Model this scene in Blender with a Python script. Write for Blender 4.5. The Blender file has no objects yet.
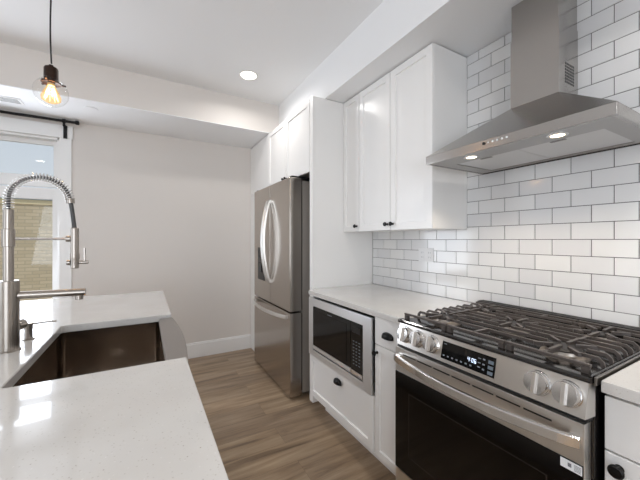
import bpy, bmesh, math, random
from mathutils import Vector, Matrix
random.seed(7)
C = bpy.context.scene.collection
sc = bpy.context.scene
PI = math.pi

# ------------------------------------------------------------------ camera
cd = bpy.data.cameras.new('camera'); cam = bpy.data.objects.new('camera', cd); C.objects.link(cam)
cam.location = (0, 0, 1.28)
cam.rotation_euler = (math.radians(90), 0, math.radians(-29.52))
cd.sensor_width = 36; cd.lens = 308.4 / 640 * 36; cd.clip_start = .02
sc.camera = cam

# ------------------------------------------------------------------ world, daylight, exposure
w = bpy.data.worlds.new('sky'); sc.world = w; w.use_nodes = True
nt = w.node_tree; bgd = nt.nodes['Background']
tc = nt.nodes.new('ShaderNodeTexCoord'); sep = nt.nodes.new('ShaderNodeSeparateXYZ')
rmp = nt.nodes.new('ShaderNodeValToRGB')
nt.links.new(tc.outputs['Generated'], sep.inputs[0]); nt.links.new(sep.outputs['Z'], rmp.inputs[0])
rmp.color_ramp.elements[0].position = 0.0; rmp.color_ramp.elements[0].color = (.80, .84, .90, 1)
rmp.color_ramp.elements[1].position = .6; rmp.color_ramp.elements[1].color = (.56, .66, .82, 1)
nt.links.new(rmp.outputs[0], bgd.inputs[0]); bgd.inputs[1].default_value = .76

def area(name, loc, direction, sx, sy, power, col=(1, 1, 1), spread=180, shape='RECTANGLE'):
    l = bpy.data.lights.new(name, 'AREA'); l.shape = shape; l.size = sx; l.size_y = sy
    l.energy = power; l.color = col; l.spread = math.radians(spread)
    o = bpy.data.objects.new(name, l); C.objects.link(o); o.location = loc
    o.rotation_euler = Vector(direction).to_track_quat('-Z', 'Y').to_euler()
    return o
# daylight entering by the windows behind and to the left of the camera
area('window_daylight', (-1.2, -3.36, 1.45), (0, 1, .7), 2.5, 1.9, 64, (.92, .985, 1.09))
area('window_daylight', (-3.36, .2, 1.45), (1, 0, .9), 2.5, 1.9, 24, (.91, .985, 1.10))
area('window_daylight', (-1.23, 3.53, 1.41), (.15, -1, -.12), 1.0, 1.4, 23, (.91, .98, 1.09))
sun = bpy.data.lights.new('sun', 'SUN'); sun.energy = 1.15; sun.color = (1, .95, .87); sun.angle = math.radians(1)
so_ = bpy.data.objects.new('sun', sun); C.objects.link(so_); so_.rotation_euler = Vector((.12, .62, -.78)).to_track_quat('-Z', 'Y').to_euler()
sc.view_settings.view_transform = 'Standard'; sc.view_settings.look = 'None'
sc.view_settings.exposure = 0.18; sc.view_settings.gamma = 1.0
sc.view_settings.use_curve_mapping = False
try:
    sc.cycles.max_bounces = 12; sc.cycles.diffuse_bounces = 8; sc.cycles.glossy_bounces = 6
    sc.cycles.caustics_reflective = False; sc.cycles.caustics_refractive = False
    sc.cycles.sample_clamp_indirect = 4; sc.cycles.use_denoising = True
except Exception: pass

# ------------------------------------------------------------------ materials
def srgb(r, g, b):
    f = lambda v: (v / 255 / 12.92) if v / 255 <= .04045 else ((v / 255 + .055) / 1.055) ** 2.4
    return (f(r), f(g), f(b), 1)
def mat(name, col, rough=.5, metal=0, **kw):
    m = bpy.data.materials.new(name); m.use_nodes = True
    b = m.node_tree.nodes['Principled BSDF']
    b.inputs['Base Color'].default_value = col; b.inputs['Roughness'].default_value = rough
    b.inputs['Metallic'].default_value = metal
    for k, v in kw.items(): b.inputs[k.replace('_', ' ')].default_value = v
    return m
def nodes(m): return m.node_tree.nodes, m.node_tree.links, m.node_tree.nodes['Principled BSDF']
def noise(m, scale, vec_scale=(1, 1, 1), detail=3):
    n, l, b = nodes(m)
    t = n.new('ShaderNodeTexCoord'); mp = n.new('ShaderNodeMapping'); mp.inputs['Scale'].default_value = vec_scale
    nz = n.new('ShaderNodeTexNoise'); nz.inputs['Scale'].default_value = scale; nz.inputs['Detail'].default_value = detail
    l.new(t.outputs['Object'], mp.inputs[0]); l.new(mp.outputs[0], nz.inputs['Vector'])
    return nz, mp
def ramp(m, src, stops):
    n, l, b = nodes(m); r = n.new('ShaderNodeValToRGB'); e = r.color_ramp.elements
    while len(e) < len(stops): e.new(.5)
    for i, (p, c) in enumerate(stops): e[i].position = p; e[i].color = c
    l.new(src, r.inputs[0]); return r
def bump(m, src, strength, dist=.002):
    n, l, b = nodes(m); bp = n.new('ShaderNodeBump'); bp.inputs['Strength'].default_value = strength
    bp.inputs['Distance'].default_value = dist; l.new(src, bp.inputs['Height']); l.new(bp.outputs[0], b.inputs['Normal'])

def paint(name, col, rough=.85):
    m = mat(name, col, rough); nz, _ = noise(m, 140); bump(m, nz.outputs[0], .04, .001)
    n, l, b = nodes(m); nz2, _ = noise(m, 1.1)
    a = [v * .985 for v in col[:3]] + [1]
    r = ramp(m, nz2.outputs[0], [(.3, a), (.7, col)]); l.new(r.outputs[0], b.inputs['Base Color'])
    return m
M = {}
M['wall'] = paint('wall_paint', srgb(221, 216, 211))
M['ceiling'] = paint('ceiling_paint', srgb(238, 239, 240))
M['trim'] = mat('white_trim', srgb(238, 238, 237), .35)
def cab_mat():
    m = mat('white_lacquer', srgb(236, 235, 233), .28)
    nz, _ = noise(m, 60); bump(m, nz.outputs[0], .02, .0005); return m
M['cab'] = cab_mat()
M['black'] = mat('black_metal', srgb(22, 21, 21), .35, .6)
M['handle'] = mat('satin_handle', (.78, .77, .75, 1), .28, 1.0)
M['plastic'] = mat('black_plastic', srgb(20, 20, 20), .35)
M['dark'] = mat('dark_gap', srgb(16, 15, 14), .6)
def steel(name, col, rough, along, bmp=.03, an=.0, tg=(0, 0, 1)):
    m = mat(name, col, rough, 1.0, Anisotropic=an)
    n, l, b = nodes(m)
    if an:
        cv = n.new('ShaderNodeCombineXYZ'); [setattr(cv.inputs[i], 'default_value', tg[i]) for i in range(3)]; l.new(cv.outputs[0], b.inputs['Tangent'])
    s = [900, 900, 900]; s['xyz'.index(along)] = 6
    nz, _ = noise(m, 1.0, s, 2)
    r = ramp(m, nz.outputs[0], [(.3, (rough * .96,) * 3 + (1,)), (.7, (rough * 1.04,) * 3 + (1,))])
    l.new(r.outputs[0], b.inputs['Roughness'])
    return m
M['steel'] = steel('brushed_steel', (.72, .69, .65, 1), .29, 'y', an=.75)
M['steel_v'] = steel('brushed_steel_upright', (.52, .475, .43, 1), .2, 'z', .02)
M['steel_hood'] = steel('brushed_steel_hood', (.45, .43, .41, 1), .22, 'y', an=.6)
M['steel_micro'] = steel('brushed_steel_cool', (.76, .77, .78, 1), .34, 'y', an=.7)
M['steel_under'] = steel('brushed_steel_underside', (.45, .43, .41, 1), .3, 'y')
M['steel_dark'] = steel('dark_steel', (.30, .285, .27, 1), .3, 'z')
M['steel_side'] = mat('grey_painted_steel', srgb(165, 158, 150), .45, .3)
M['chrome'] = mat('polished_steel', (.72, .71, .70, 1), .12, 1.0)
M['nickel'] = steel('brushed_nickel', (.36, .325, .29, 1), .28, 'z', .02)
M['sink'] = steel('sink_steel', (.36, .31, .265, 1), .14, 'y')
M['apron'] = steel('apron_steel', (.37, .345, .325, 1), .3, 'y')
M['black_glass'] = mat('black_glass', srgb(10, 10, 10), .06, 0, IOR=1.4)
M['oven_glass'] = mat('oven_glass', srgb(12, 10, 9), .08, 0, IOR=1.36)
M['enamel'] = mat('black_enamel', srgb(20, 18, 17), .13, 0, IOR=1.7)
def iron():
    m = mat('cast_iron', srgb(80, 73, 69), .38, .2); nz, _ = noise(m, 300); bump(m, nz.outputs[0], .15, .0006); return m
M['iron'] = iron()
M['burner'] = mat('burner_cap', srgb(40, 37, 36), .5, .2)
M['alu'] = mat('burner_aluminium', srgb(168, 158, 148), .35, .9)
M['bronze'] = mat('oil_rubbed_bronze', srgb(48, 32, 24), .4, .7)
M['outlet'] = mat('outlet_plate', srgb(222, 222, 222), .3)
M['label'] = mat('white_label', srgb(232, 234, 236), .5)
M['ink'] = mat('label_ink', srgb(120, 122, 128), .6)
M['grey_print'] = mat('grey_print', srgb(120, 126, 132), .5)
M['key'] = mat('display_key', srgb(96, 106, 116), .4)
M['filter'] = mat('filter_panel', (.70, .69, .68, 1), .42, .55)
M['grout'] = mat('grey_grout', srgb(92, 90, 89), .9)
M['rubber'] = mat('grey_hose', srgb(74, 74, 74), .5, .3)

def emit(name, col, s):
    m = mat(name, col, .5); _, _, b = nodes(m)
    b.inputs['Emission Color'].default_value = col; b.inputs['Emission Strength'].default_value = s; return m
M['lamp'] = emit('lamp_lens', (1, .93, .82, 1), 6)
M['hood_lamp'] = emit('hood_lamp_lens', (1, .82, .58, 1), 4)
M['filament'] = emit('filament', (1, .60, .25, 1), 6)
def bulb_glass():
    m = bpy.data.materials.new('amber_bulb_glass'); m.use_nodes = True; n = m.node_tree.nodes; l = m.node_tree.links
    n.remove(n['Principled BSDF']); tr = n.new('ShaderNodeBsdfTransparent'); tr.inputs[0].default_value = (1, .86, .66, 1)
    em = n.new('ShaderNodeEmission'); em.inputs[0].default_value = (1, .66, .34, 1); em.inputs[1].default_value = 1.3
    mx = n.new('ShaderNodeMixShader'); mx.inputs[0].default_value = .3
    l.new(tr.outputs[0], mx.inputs[1]); l.new(em.outputs[0], mx.inputs[2]); l.new(mx.outputs[0], n['Material Output'].inputs[0]); return m
M['bulb'] = bulb_glass()
M['digits'] = emit('display_digits', (.75, .85, 1, 1), .75)

def tile_mat():
    m = mat('white_tile', srgb(226, 226, 226), .09, 0, IOR=1.5)
    nz, _ = noise(m, 9); bump(m, nz.outputs[0], .05, .003)
    n, l, b = nodes(m); geo = n.new('ShaderNodeNewGeometry')
    r = ramp(m, geo.outputs['Random Per Island'], [(0, srgb(220, 220, 221)), (1, srgb(231, 231, 230))])
    l.new(r.outputs[0], b.inputs['Base Color']); return m
M['tile'] = tile_mat()
def quartz():
    m = mat('white_quartz', srgb(222, 220, 216), .16, 0, IOR=1.6)
    n, l, b = nodes(m); b.inputs['Coat Weight'].default_value = .6; b.inputs['Coat Roughness'].default_value = .03
    b.inputs['Coat IOR'].default_value = 1.6
    t = n.new('ShaderNodeTexCoord')
    v = n.new('ShaderNodeTexVoronoi'); v.inputs['Scale'].default_value = 150; v.inputs['Randomness'].default_value = 1
    l.new(t.outputs['Object'], v.inputs['Vector'])
    sp = ramp(m, v.outputs['Distance'], [(.0, (1, 1, 1, 1)), (.16, (1, 1, 1, 1)), (.26, (0, 0, 0, 1))])
    sel = n.new('ShaderNodeSeparateColor'); l.new(v.outputs['Color'], sel.inputs[0])
    gt = n.new('ShaderNodeMath'); gt.operation = 'GREATER_THAN'; gt.inputs[1].default_value = .35; l.new(sel.outputs[0], gt.inputs[0])
    mu = n.new('ShaderNodeMath'); mu.operation = 'MULTIPLY'; l.new(sp.outputs[0], mu.inputs[0]); l.new(gt.outputs[0], mu.inputs[1])
    nz, _ = noise(m, 6); base = ramp(m, nz.outputs[0], [(.3, srgb(202, 199, 195)), (.7, srgb(209, 207, 203))])
    mx = n.new('ShaderNodeMix'); mx.data_type = 'RGBA'
    spc = ramp(m, sel.outputs[1], [(0, srgb(158, 151, 142)), (.08, srgb(184, 179, 172)), (.6, srgb(194, 190, 185)), (1, srgb(218, 216, 213))])
    l.new(mu.outputs[0], mx.inputs['Factor']); l.new(base.outputs[0], mx.inputs[6]); l.new(spc.outputs[0], mx.inputs[7])
    l.new(mx.outputs[2], b.inputs['Base Color']); return m
M['quartz'] = quartz()
def floor_mat():
    m = mat('vinyl_plank', srgb(130, 108, 88), .38)
    n, l, b = nodes(m); t = n.new('ShaderNodeTexCoord')
    br = n.new('ShaderNodeTexBrick'); br.offset = .37; br.offset_frequency = 2
    br.inputs['Scale'].default_value = 1; br.inputs['Brick Width'].default_value = 1.22; br.inputs['Row Height'].default_value = .18
    br.inputs['Mortar Size'].default_value = .0007; br.inputs['Mortar Smooth'].default_value = .2
    br.inputs['Color1'].default_value = (0, 0, 0, 1); br.inputs['Color2'].default_value = (1, 1, 1, 1); br.inputs['Mortar'].default_value = (.5, .5, .5, 1)
    l.new(t.outputs['Object'], br.inputs['Vector'])
    nz, mp = noise(m, 1, (1.6, 16, 1), 8); nz.inputs['Roughness'].default_value = .65; nz.inputs['Distortion'].default_value = .3
    off = n.new('ShaderNodeVectorMath'); off.operation = 'SCALE'; off.inputs['Scale'].default_value = 13
    l.new(br.outputs['Color'], off.inputs[0]); add = n.new('ShaderNodeVectorMath'); add.operation = 'ADD'
    l.new(t.outputs['Object'], add.inputs[0]); l.new(off.outputs[0], add.inputs[1]); l.new(add.outputs[0], mp.inputs[0])
    gr = ramp(m, nz.outputs[0], [(.27, srgb(104, 85, 67)), (.48, srgb(158, 135, 110)), (.74, srgb(194, 172, 145))])
    tint = ramp(m, br.outputs['Color'], [(0, (.78, .78, .80, 1)), (.5, (.92, .92, .91, 1)), (1, (1.06, 1.04, 1.01, 1))])
    mx = n.new('ShaderNodeMix'); mx.data_type = 'RGBA'; mx.blend_type = 'MULTIPLY'; mx.inputs['Factor'].default_value = 1
    l.new(gr.outputs[0], mx.inputs[6]); l.new(tint.outputs[0], mx.inputs[7])
    m2 = n.new('ShaderNodeMix'); m2.data_type = 'RGBA'; l.new(br.outputs['Fac'], m2.inputs['Factor'])
    l.new(mx.outputs[2], m2.inputs[6]); m2.inputs[7].default_value = srgb(116, 98, 79)
    l.new(m2.outputs[2], b.inputs['Base Color']); bump(m, nz.outputs[0], .08, .001); return m
M['floor'] = floor_mat()
def brick_mat():
    m = mat('tan_brick', srgb(196, 178, 132), .9)
    n, l, b = nodes(m); t = n.new('ShaderNodeTexCoord'); mp = n.new('ShaderNodeMapping')
    mp.inputs['Rotation'].default_value = (math.radians(90), 0, 0)
    br = n.new('ShaderNodeTexBrick'); br.inputs['Scale'].default_value = 1
    br.inputs['Brick Width'].default_value = .24; br.inputs['Row Height'].default_value = .075; br.inputs['Mortar Size'].default_value = .007
    br.inputs['Color1'].default_value = srgb(208, 190, 160); br.inputs['Color2'].default_value = srgb(192, 174, 144); br.inputs['Mortar'].default_value = srgb(176, 162, 138)
    l.new(t.outputs['Object'], mp.inputs[0]); l.new(mp.outputs[0], br.inputs['Vector']); l.new(br.outputs[0], b.inputs['Base Color']); return m
M['brick'] = brick_mat()
M['stone'] = mat('limestone', srgb(226, 208, 168), .85)
M['coping'] = mat('grey_coping', srgb(176, 182, 188), .6)
M['bounce_paving'] = mat('bounce_paving', srgb(205, 202, 196), .9)  # pale concrete ground, lightened to bounce daylight up under the bulkhead
def glass(name, rough=0, tint=(1, 1, 1, 1), refl=.7):
    m = bpy.data.materials.new(name); m.use_nodes = True; n = m.node_tree.nodes; l = m.node_tree.links
    n.remove(n['Principled BSDF']); o = n['Material Output']
    tr = n.new('ShaderNodeBsdfTransparent'); tr.inputs[0].default_value = tint
    gl = n.new('ShaderNodeBsdfGlossy'); gl.inputs['Roughness'].default_value = .02
    lw = n.new('ShaderNodeLayerWeight'); lw.inputs[0].default_value = .5
    pw = n.new('ShaderNodeMath'); pw.operation = 'POWER'; pw.inputs[1].default_value = 4; l.new(lw.outputs['Facing'], pw.inputs[0])
    fr = n.new('ShaderNodeMapRange'); fr.inputs['To Min'].default_value = .02; fr.inputs['To Max'].default_value = refl; l.new(pw.outputs[0], fr.inputs[0])
    mx = n.new('ShaderNodeMixShader'); l.new(fr.outputs[0], mx.inputs[0]); l.new(tr.outputs[0], mx.inputs[1]); l.new(gl.outputs[0], mx.inputs[2])
    l.new(mx.outputs[0], o.inputs[0]); return m
M['glass'] = glass('window_glass', tint=(.97, .985, .98, 1))
M['globe'] = glass('clear_globe_glass', tint=(.975, .97, .96, 1), refl=.6)

# ------------------------------------------------------------------ mesh builder
class MB:
    def __init__(s): s.b = bmesh.new(); s.mats = []
    def box(s, x0, x1, y0, y1, z0, z1, bev=0, seg=2):
        b = bmesh.new(); bmesh.ops.create_cube(b, size=1)
        for v in b.verts: v.co = Vector(((x0 + x1) / 2 + v.co.x * (x1 - x0), (y0 + y1) / 2 + v.co.y * (y1 - y0), (z0 + z1) / 2 + v.co.z * (z1 - z0)))
        if bev: bmesh.ops.bevel(b, geom=b.edges[:], offset=bev, segments=seg, affect='EDGES', profile=.6)
        return s.merge(b)
    def merge(s, b):
        me = bpy.data.meshes.new('tmp'); b.to_mesh(me); b.free(); s.b.from_mesh(me); bpy.data.meshes.remove(me); return s
    def shaker(s, x, y0, y1, z0, z1, t=.02, rail=.058, depth=.009, flip=1):
        """framed door whose face looks to -X (flip=1) or +X (flip=-1); x is the face"""
        b = bmesh.new(); bmesh.ops.create_cube(b, size=1)
        xa, xb = (x, x + t) if flip == 1 else (x - t, x)
        for v in b.verts: v.co = Vector(((xa + xb) / 2 + v.co.x * t, (y0 + y1) / 2 + v.co.y * (y1 - y0), (z0 + z1) / 2 + v.co.z * (z1 - z0)))
        b.normal_update()
        f = [q for q in b.faces if q.normal.x * flip < -.9]
        be = list({e for q in f for e in q.edges})
        bmesh.ops.bevel(b, geom=be, offset=.0018, segments=2, affect='EDGES')
        b.normal_update(); f = [max((q for q in b.faces if q.normal.x * flip < -.9), key=lambda q: q.calc_area())]
        bmesh.ops.inset_individual(b, faces=f, thickness=rail, depth=0)
        bmesh.ops.inset_individual(b, faces=f, thickness=.004, depth=-depth)
        return s.merge(b)
    def prism(s, pts, axis, a, b_, bev=0):
        """2-D outline extruded along axis; outline given in the other two axes in xyz order"""
        b = bmesh.new(); k = 'xyz'.index(axis)
        def mk(p, t): c = list(p); c.insert(k, t); return b.verts.new(c)
        A = [mk(p, a) for p in pts]; B = [mk(p, b_) for p in pts]
        b.faces.new(A); b.faces.new(B[::-1]); n = len(pts)
        for i in range(n): b.faces.new((A[i], B[i], B[(i + 1) % n], A[(i + 1) % n]))
        bmesh.ops.recalc_face_normals(b, faces=b.faces[:])
        if bev: bmesh.ops.bevel(b, geom=b.edges[:], offset=bev, segments=2, affect='EDGES')
        return s.merge(b)
    def hull(s, verts, faces):
        b = bmesh.new(); V = [b.verts.new(v) for v in verts]
        for f in faces: b.faces.new([V[i] for i in f])
        bmesh.ops.recalc_face_normals(b, faces=b.faces[:]); return s.merge(b)
    def lathe(s, prof, loc=(0, 0, 0), axis=(0, 0, 1), seg=28):
        """profile [(r, h)] turned about axis through loc"""
        q = Vector(axis).normalized().to_track_quat('Z', 'Y'); loc = Vector(loc)
        b = bmesh.new(); rings = []
        for r, h in prof:
            if r < 1e-6: rings.append([b.verts.new(loc + q @ Vector((0, 0, h)))])
            else: rings.append([b.verts.new(loc + q @ Vector((r * math.cos(2 * PI * i / seg), r * math.sin(2 * PI * i / seg), h))) for i in range(seg)])
        for A, B in zip(rings, rings[1:]):
            for i in range(seg):
                j = (i + 1) % seg
                if len(A) == 1 and len(B) == 1: continue
                if len(A) == 1: b.faces.new((A[0], B[j], B[i]))
                elif len(B) == 1: b.faces.new((A[i], A[j], B[0]))
                else: b.faces.new((A[i], A[j], B[j], B[i]))
        bmesh.ops.recalc_face_normals(b, faces=b.faces[:])
        return s.merge(b)
    def cyl(s, p0, p1, r, seg=20, r1=None, bev=0):
        p0, p1 = Vector(p0), Vector(p1); L = (p1 - p0).length; r1 = r if r1 is None else r1
        e = bev
        prof = [(0, 0), (r - e, 0)] + ([(r, e)] if e else []) + ([(r1, L - e)] if e else []) + [(r1 - e, L), (0, L)]
        return s.lathe(prof, p0, p1 - p0, seg)
    def sweep(s, pts, sec, closed=False, up=(0, 0, 1)):
        """section [(u, v)] swept along pts; u along side = tangent x up, v along normal"""
        b = bmesh.new(); rings = []; n = len(pts); pts = [Vector(p) for p in pts]; side = None
        for i in range(n):
            t = (pts[min(i + 1, n - 1)] - pts[max(i - 1, 0)]).normalized()
            if side is None:
                side = t.cross(Vector(up))
                if side.length < 1e-4: side = t.cross(Vector((0, 1, 0)))
            else: side = side - t * side.dot(t)
            side.normalize(); nn = side.cross(t)
            rings.append([b.verts.new(pts[i] + side * u + nn * v) for u, v in sec])
        k = len(sec)
        for A, B in zip(rings, rings[1:]):
            for i in range(k): b.faces.new((A[i], A[(i + 1) % k], B[(i + 1) % k], B[i]))
        b.faces.new(rings[0]); b.faces.new(rings[-1][::-1])
        bmesh.ops.recalc_face_normals(b, faces=b.faces[:]); return s.merge(b)
    def tube(s, pts, r, seg=12): return s.sweep(pts, [(r * math.cos(2 * PI * i / seg), r * math.sin(2 * PI * i / seg)) for i in range(seg)])
    def bar(s, pts, wd, ht): return s.sweep(pts, [(-wd / 2, -ht / 2), (wd / 2, -ht / 2), (wd / 2, ht / 2), (-wd / 2, ht / 2)])
    def ellipsoid(s, c, r, seg=20, rings=12, keep=None):
        b = bmesh.new(); bmesh.ops.create_uvsphere(b, u_segments=seg, v_segments=rings, radius=1)
        for v in b.verts: v.co = Vector((c[0] + v.co.x * r[0], c[1] + v.co.y * r[1], c[2] + v.co.z * r[2]))
        return s.merge(b)
    def build(s, name, m, parent=None, angle=32, base=False):
        me = bpy.data.meshes.new(name)
        off = Vector((0, 0, 0))
        if parent is not None: off = Vector(parent['_w'])
        elif base:
            xs = [v.co for v in s.b.verts]
            off = Vector(((min(v.x for v in xs) + max(v.x for v in xs)) / 2, (min(v.y for v in xs) + max(v.y for v in xs)) / 2, min(v.z for v in xs)))
        for v in s.b.verts: v.co -= off
        s.b.normal_update()
        for f in s.b.faces: f.smooth = True
        for e in s.b.edges:
            if len(e.link_faces) == 2 and e.calc_face_angle(0) > math.radians(angle): e.smooth = False
        s.b.to_mesh(me); s.b.free()
        me.materials.append(m)
        o = bpy.data.objects.new(name, me); C.objects.link(o)
        if parent is not None: o.parent = parent
        else: o.location = off
        wn = o.modifiers.new('weighted_normal', 'WEIGHTED_NORMAL'); wn.keep_sharp = True; wn.weight = 80
        o['_w'] = tuple(off); return o
def thing(name, label, cat, loc, group=None):
    o = bpy.data.objects.new(name, None); C.objects.link(o); o.location = loc; o.empty_display_size = .05
    o['_w'] = tuple(loc); return tag(o, label, cat, group)
def tag(o, label, cat, group=None):
    o['label'] = label; o['category'] = cat
    if group: o['group'] = group
    return o
def struct(o, label=None, cat=None):
    o['kind'] = 'structure'
    if label: o['label'] = label; o['category'] = cat
    return o
def box(name, m, parent, *a, **k): return MB().box(*a, **k).build(name, m, parent)

# ------------------------------------------------------------------ the room
XW, YB, XL, YR = 1.669, 3.60, -3.40, -3.40
ZC, ZS = 2.665, 2.366
# floor and ceiling
struct(MB().box(XL - .1, XW + .1, YR - .1, YB + .1, -.1, 0).build('floor', M['floor'], None), 'grey-brown wood plank floor of the kitchen', 'floor')
struct(MB().box(XL - .1, XW + .1, YR - .1, YB + .1, ZC, ZC + .1).build('ceiling', M['ceiling'], None), 'flat white ceiling above the kitchen', 'ceiling')
# soffit over the wall cabinets, bulkhead across the back of the room
struct(MB().box(1.2, XW, YR, YB, ZS, ZC).build('trim_1', M['ceiling'], None), 'white dropped soffit above the wall cabinets and hood', 'soffit')
struct(MB().box(XL, 1.2, 2.98, YB, ZS + .006, ZC).build('trim_2', M['wall'], None), 'cream dropped bulkhead across the back of the ceiling', 'bulkhead')
struct(MB().box(XL, 1.2, 2.98, YB, ZS, ZS + .006).build('trim_3', M['ceiling'], None), 'white underside of the bulkhead above the window', 'bulkhead underside')
# walls
wr = struct(MB().box(XW, XW + .1, YR, YB, 0, ZC).build('wall_right', M['wall'], None), 'right wall behind the range, tiled in white', 'wall')
def holed_wall(name, axis, at0, at1, a0, a1, z1, holes):
    mb = MB(); cuts = sorted(holes); cur = a0
    def bx(u0, u1, w0, w1):
        if axis == 'y': mb.box(u0, u1, at0, at1, w0, w1)
        else: mb.box(at0, at1, u0, u1, w0, w1)
    for h0, h1, zz0, zz1 in cuts:
        bx(cur, h0, 0, z1); bx(h0, h1, 0, zz0); bx(h0, h1, zz1, z1); cur = h1
    bx(cur, a1, 0, z1)
    return struct(mb.build(name, M['wall'], None))
WX0, WX1, WZ0, WZ1 = -1.78, -.675, .62, 2.205
holed_wall('wall_back', 'y', YB, YB + .14, XL, XW, ZC, [(WX0, WX1, WZ0, WZ1)])
holed_wall('wall_rear', 'y', YR - .14, YR, XL, XW, ZC, [(-2.5, .1, .4, 2.5)])
holed_wall('wall_left', 'x', XL - .14, XL, YR, YB, ZC, [(-1.1, 1.5, .4, 2.5)])

def window(name, x0, x1, z0, z1, y, rail_z, outward):
    """double-hung window in a wall that faces -Y (outward = 1) or +Y (-1); y = inner wall face"""
    fr = MB(); c = .085; o = outward
    def bx(m, xa, xb, ya, yb, za, zb, bev=.002): m.box(xa, xb, min(ya, yb), max(ya, yb), za, zb, bev)
    yi = y - .018 * o
    bx(fr, x0 - c, x0 + .003, yi, y, z0 - .02, z1 + .003); bx(fr, x1 - .003, x1 + c, yi, y, z0 - .02, z1 + .003)
    bx(fr, x0 - c - .01, x1 + c + .01, yi - .006 * o, y, z1, z1 + .115)
    # jamb lining
    bx(fr, x0, x0 + .02, y, y + .13 * o, z0, z1); bx(fr, x1 - .02, x1, y, y + .13 * o, z0, z1)
    bx(fr, x0, x1, y, y + .13 * o, z1 - .02, z1); bx(fr, x0, x1, y, y + .13 * o, z0, z0 + .02)
    root = struct(fr.build(name, M['trim'], None))
    s = MB(); bx(s, x0 - c - .02, x1 + c + .02, y - .05 * o, y + .02 * o, z0 - .022, z0 + .006, .004); s.build('window_sill', M['trim'], root)
    for nm, za, zb, ya in (('upper_sash', rail_z + .008, z1 - .02, y + .085 * o), ('lower_sash', z0 + .02, rail_z - .01, y + .045 * o)):
        m = MB(); yb = ya + .034 * o; t = .042
        tb = .10 if nm == 'upper_sash' else .05
        bx(m, x0 + .02, x0 + .02 + t, ya, yb, za, zb); bx(m, x1 - .02 - t, x1 - .02, ya, yb, za, zb)
        bx(m, x0 + .02 + t, x1 - .02 - t, ya, yb, zb - (.10 if nm == 'lower_sash' else .036), zb); bx(m, x0 + .02 + t, x1 - .02 - t, ya, yb, za, za + tb)
        so = m.build(nm, M['trim'], root)
        g = MB(); bx(g, x0 + .06, x1 - .06, ya + .014 * o, ya + .018 * o, za + .03, zb - .03, 0); g.build('pane', M['glass'], so)
        if nm == 'lower_sash':
            k = MB(); bx(k, (x0 + x1) / 2 - .03, (x0 + x1) / 2 + .03, ya, ya + .02 * o, zb, zb + .015, .003); k.build('sash_lock', M['trim'], so)
    return root
window('window_1', WX0, WX1, WZ0, WZ1, YB, 1.758, 1)['label'] = 'white framed window at the left of the back wall'
bpy.data.objects['window_1']['category'] = 'window'
window('window_2', -2.5, .1, .4, 2.5, YR, 1.5, -1)
def side_window(name, y0, y1, z0, z1, x):
    f = MB()
    for (ya, yb, za, zb) in ((y0, y0 + .06, z0, z1), (y1 - .06, y1, z0, z1), (y0 + .06, y1 - .06, z1 - .06, z1), (y0 + .06, y1 - .06, z0, z0 + .06), ((y0 + y1) / 2 - .03, (y0 + y1) / 2 + .03, z0 + .06, z1 - .06)):
        f.box(x - .12, x - .04, ya, yb, za, zb, .002)
    r = struct(f.build(name, M['trim'], None))
    MB().box(x - .085, x - .08, y0 + .03, y1 - .03, z0 + .03, z1 - .03).build('pane', M['glass'], r)
side_window('window_3', -1.1, 1.5, .4, 2.5, XL)

def baseboard(name, x0, x1, y0, y1):
    m = MB(); m.box(x0, x1, y0, y1, 0, .145, .002)
    if x1 - x0 > y1 - y0: m.box(x0, x1, y0 + .006, y1, .1451, .162, .003)
    return struct(m.build(name, M['trim'], None))
baseboard('baseboard_back', XL, 1.089, YB - .016, YB)
struct(MB().box(XL, XL + .016, YR, YB - .02, 0, .16, .002).build('baseboard_left', M['trim'], None))
struct(MB().box(XL + .02, XW, YR, YR + .016, 0, .16, .002).build('baseboard_rear', M['trim'], None))

# tiles: 3 x 6 running bond, part of the right wall
CT = .915
def tiles():
    g = MB().box(XW - .0075, XW, -.9, 2.034, .885, ZS - .001).build('grout', M['grout'], wr)
    t = MB(); ph, pl = .0735, .1465; n = 0
    zb = CT
    row = 0
    while zb < ZS - .01:
        zt = min(zb + ph, ZS - .001); phase = .722 if row % 2 == 0 else .795
        k0 = int(math.floor((-.9 - phase) / pl)); y = phase + k0 * pl
        while y < 2.034:
            ya, yb = max(y, -.9), min(y + pl, 2.032)
            if yb - ya > .01:
                b = bmesh.new(); bmesh.ops.create_cube(b, size=1); j = .0014
                tilt = random.uniform(-.0035, .0035); tz = random.uniform(-.003, .003)
                for v in b.verts:
                    yy = (ya + yb) / 2 + v.co.y * (yb - ya - 2 * j); zz = (zb + zt) / 2 + v.co.z * (zt - zb - 2 * j)
                    v.co = Vector((XW - .0105 + (v.co.x + .5) * .006 + (v.co.y * tilt * (yb - ya) + v.co.z * tz * (zt - zb)) * (v.co.x < 0), yy, zz))
                b.normal_update(); ff = [f for f in b.faces if f.normal.x < -.9]
                bmesh.ops.bevel(b, geom=list({e for f in ff for e in f.edges}), offset=.0012, segments=2, affect='EDGES')
                t.merge(b)
            y += pl
        zb += ph; row += 1
    t.build('tile_backsplash', M['tile'], wr)
tiles()

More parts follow.
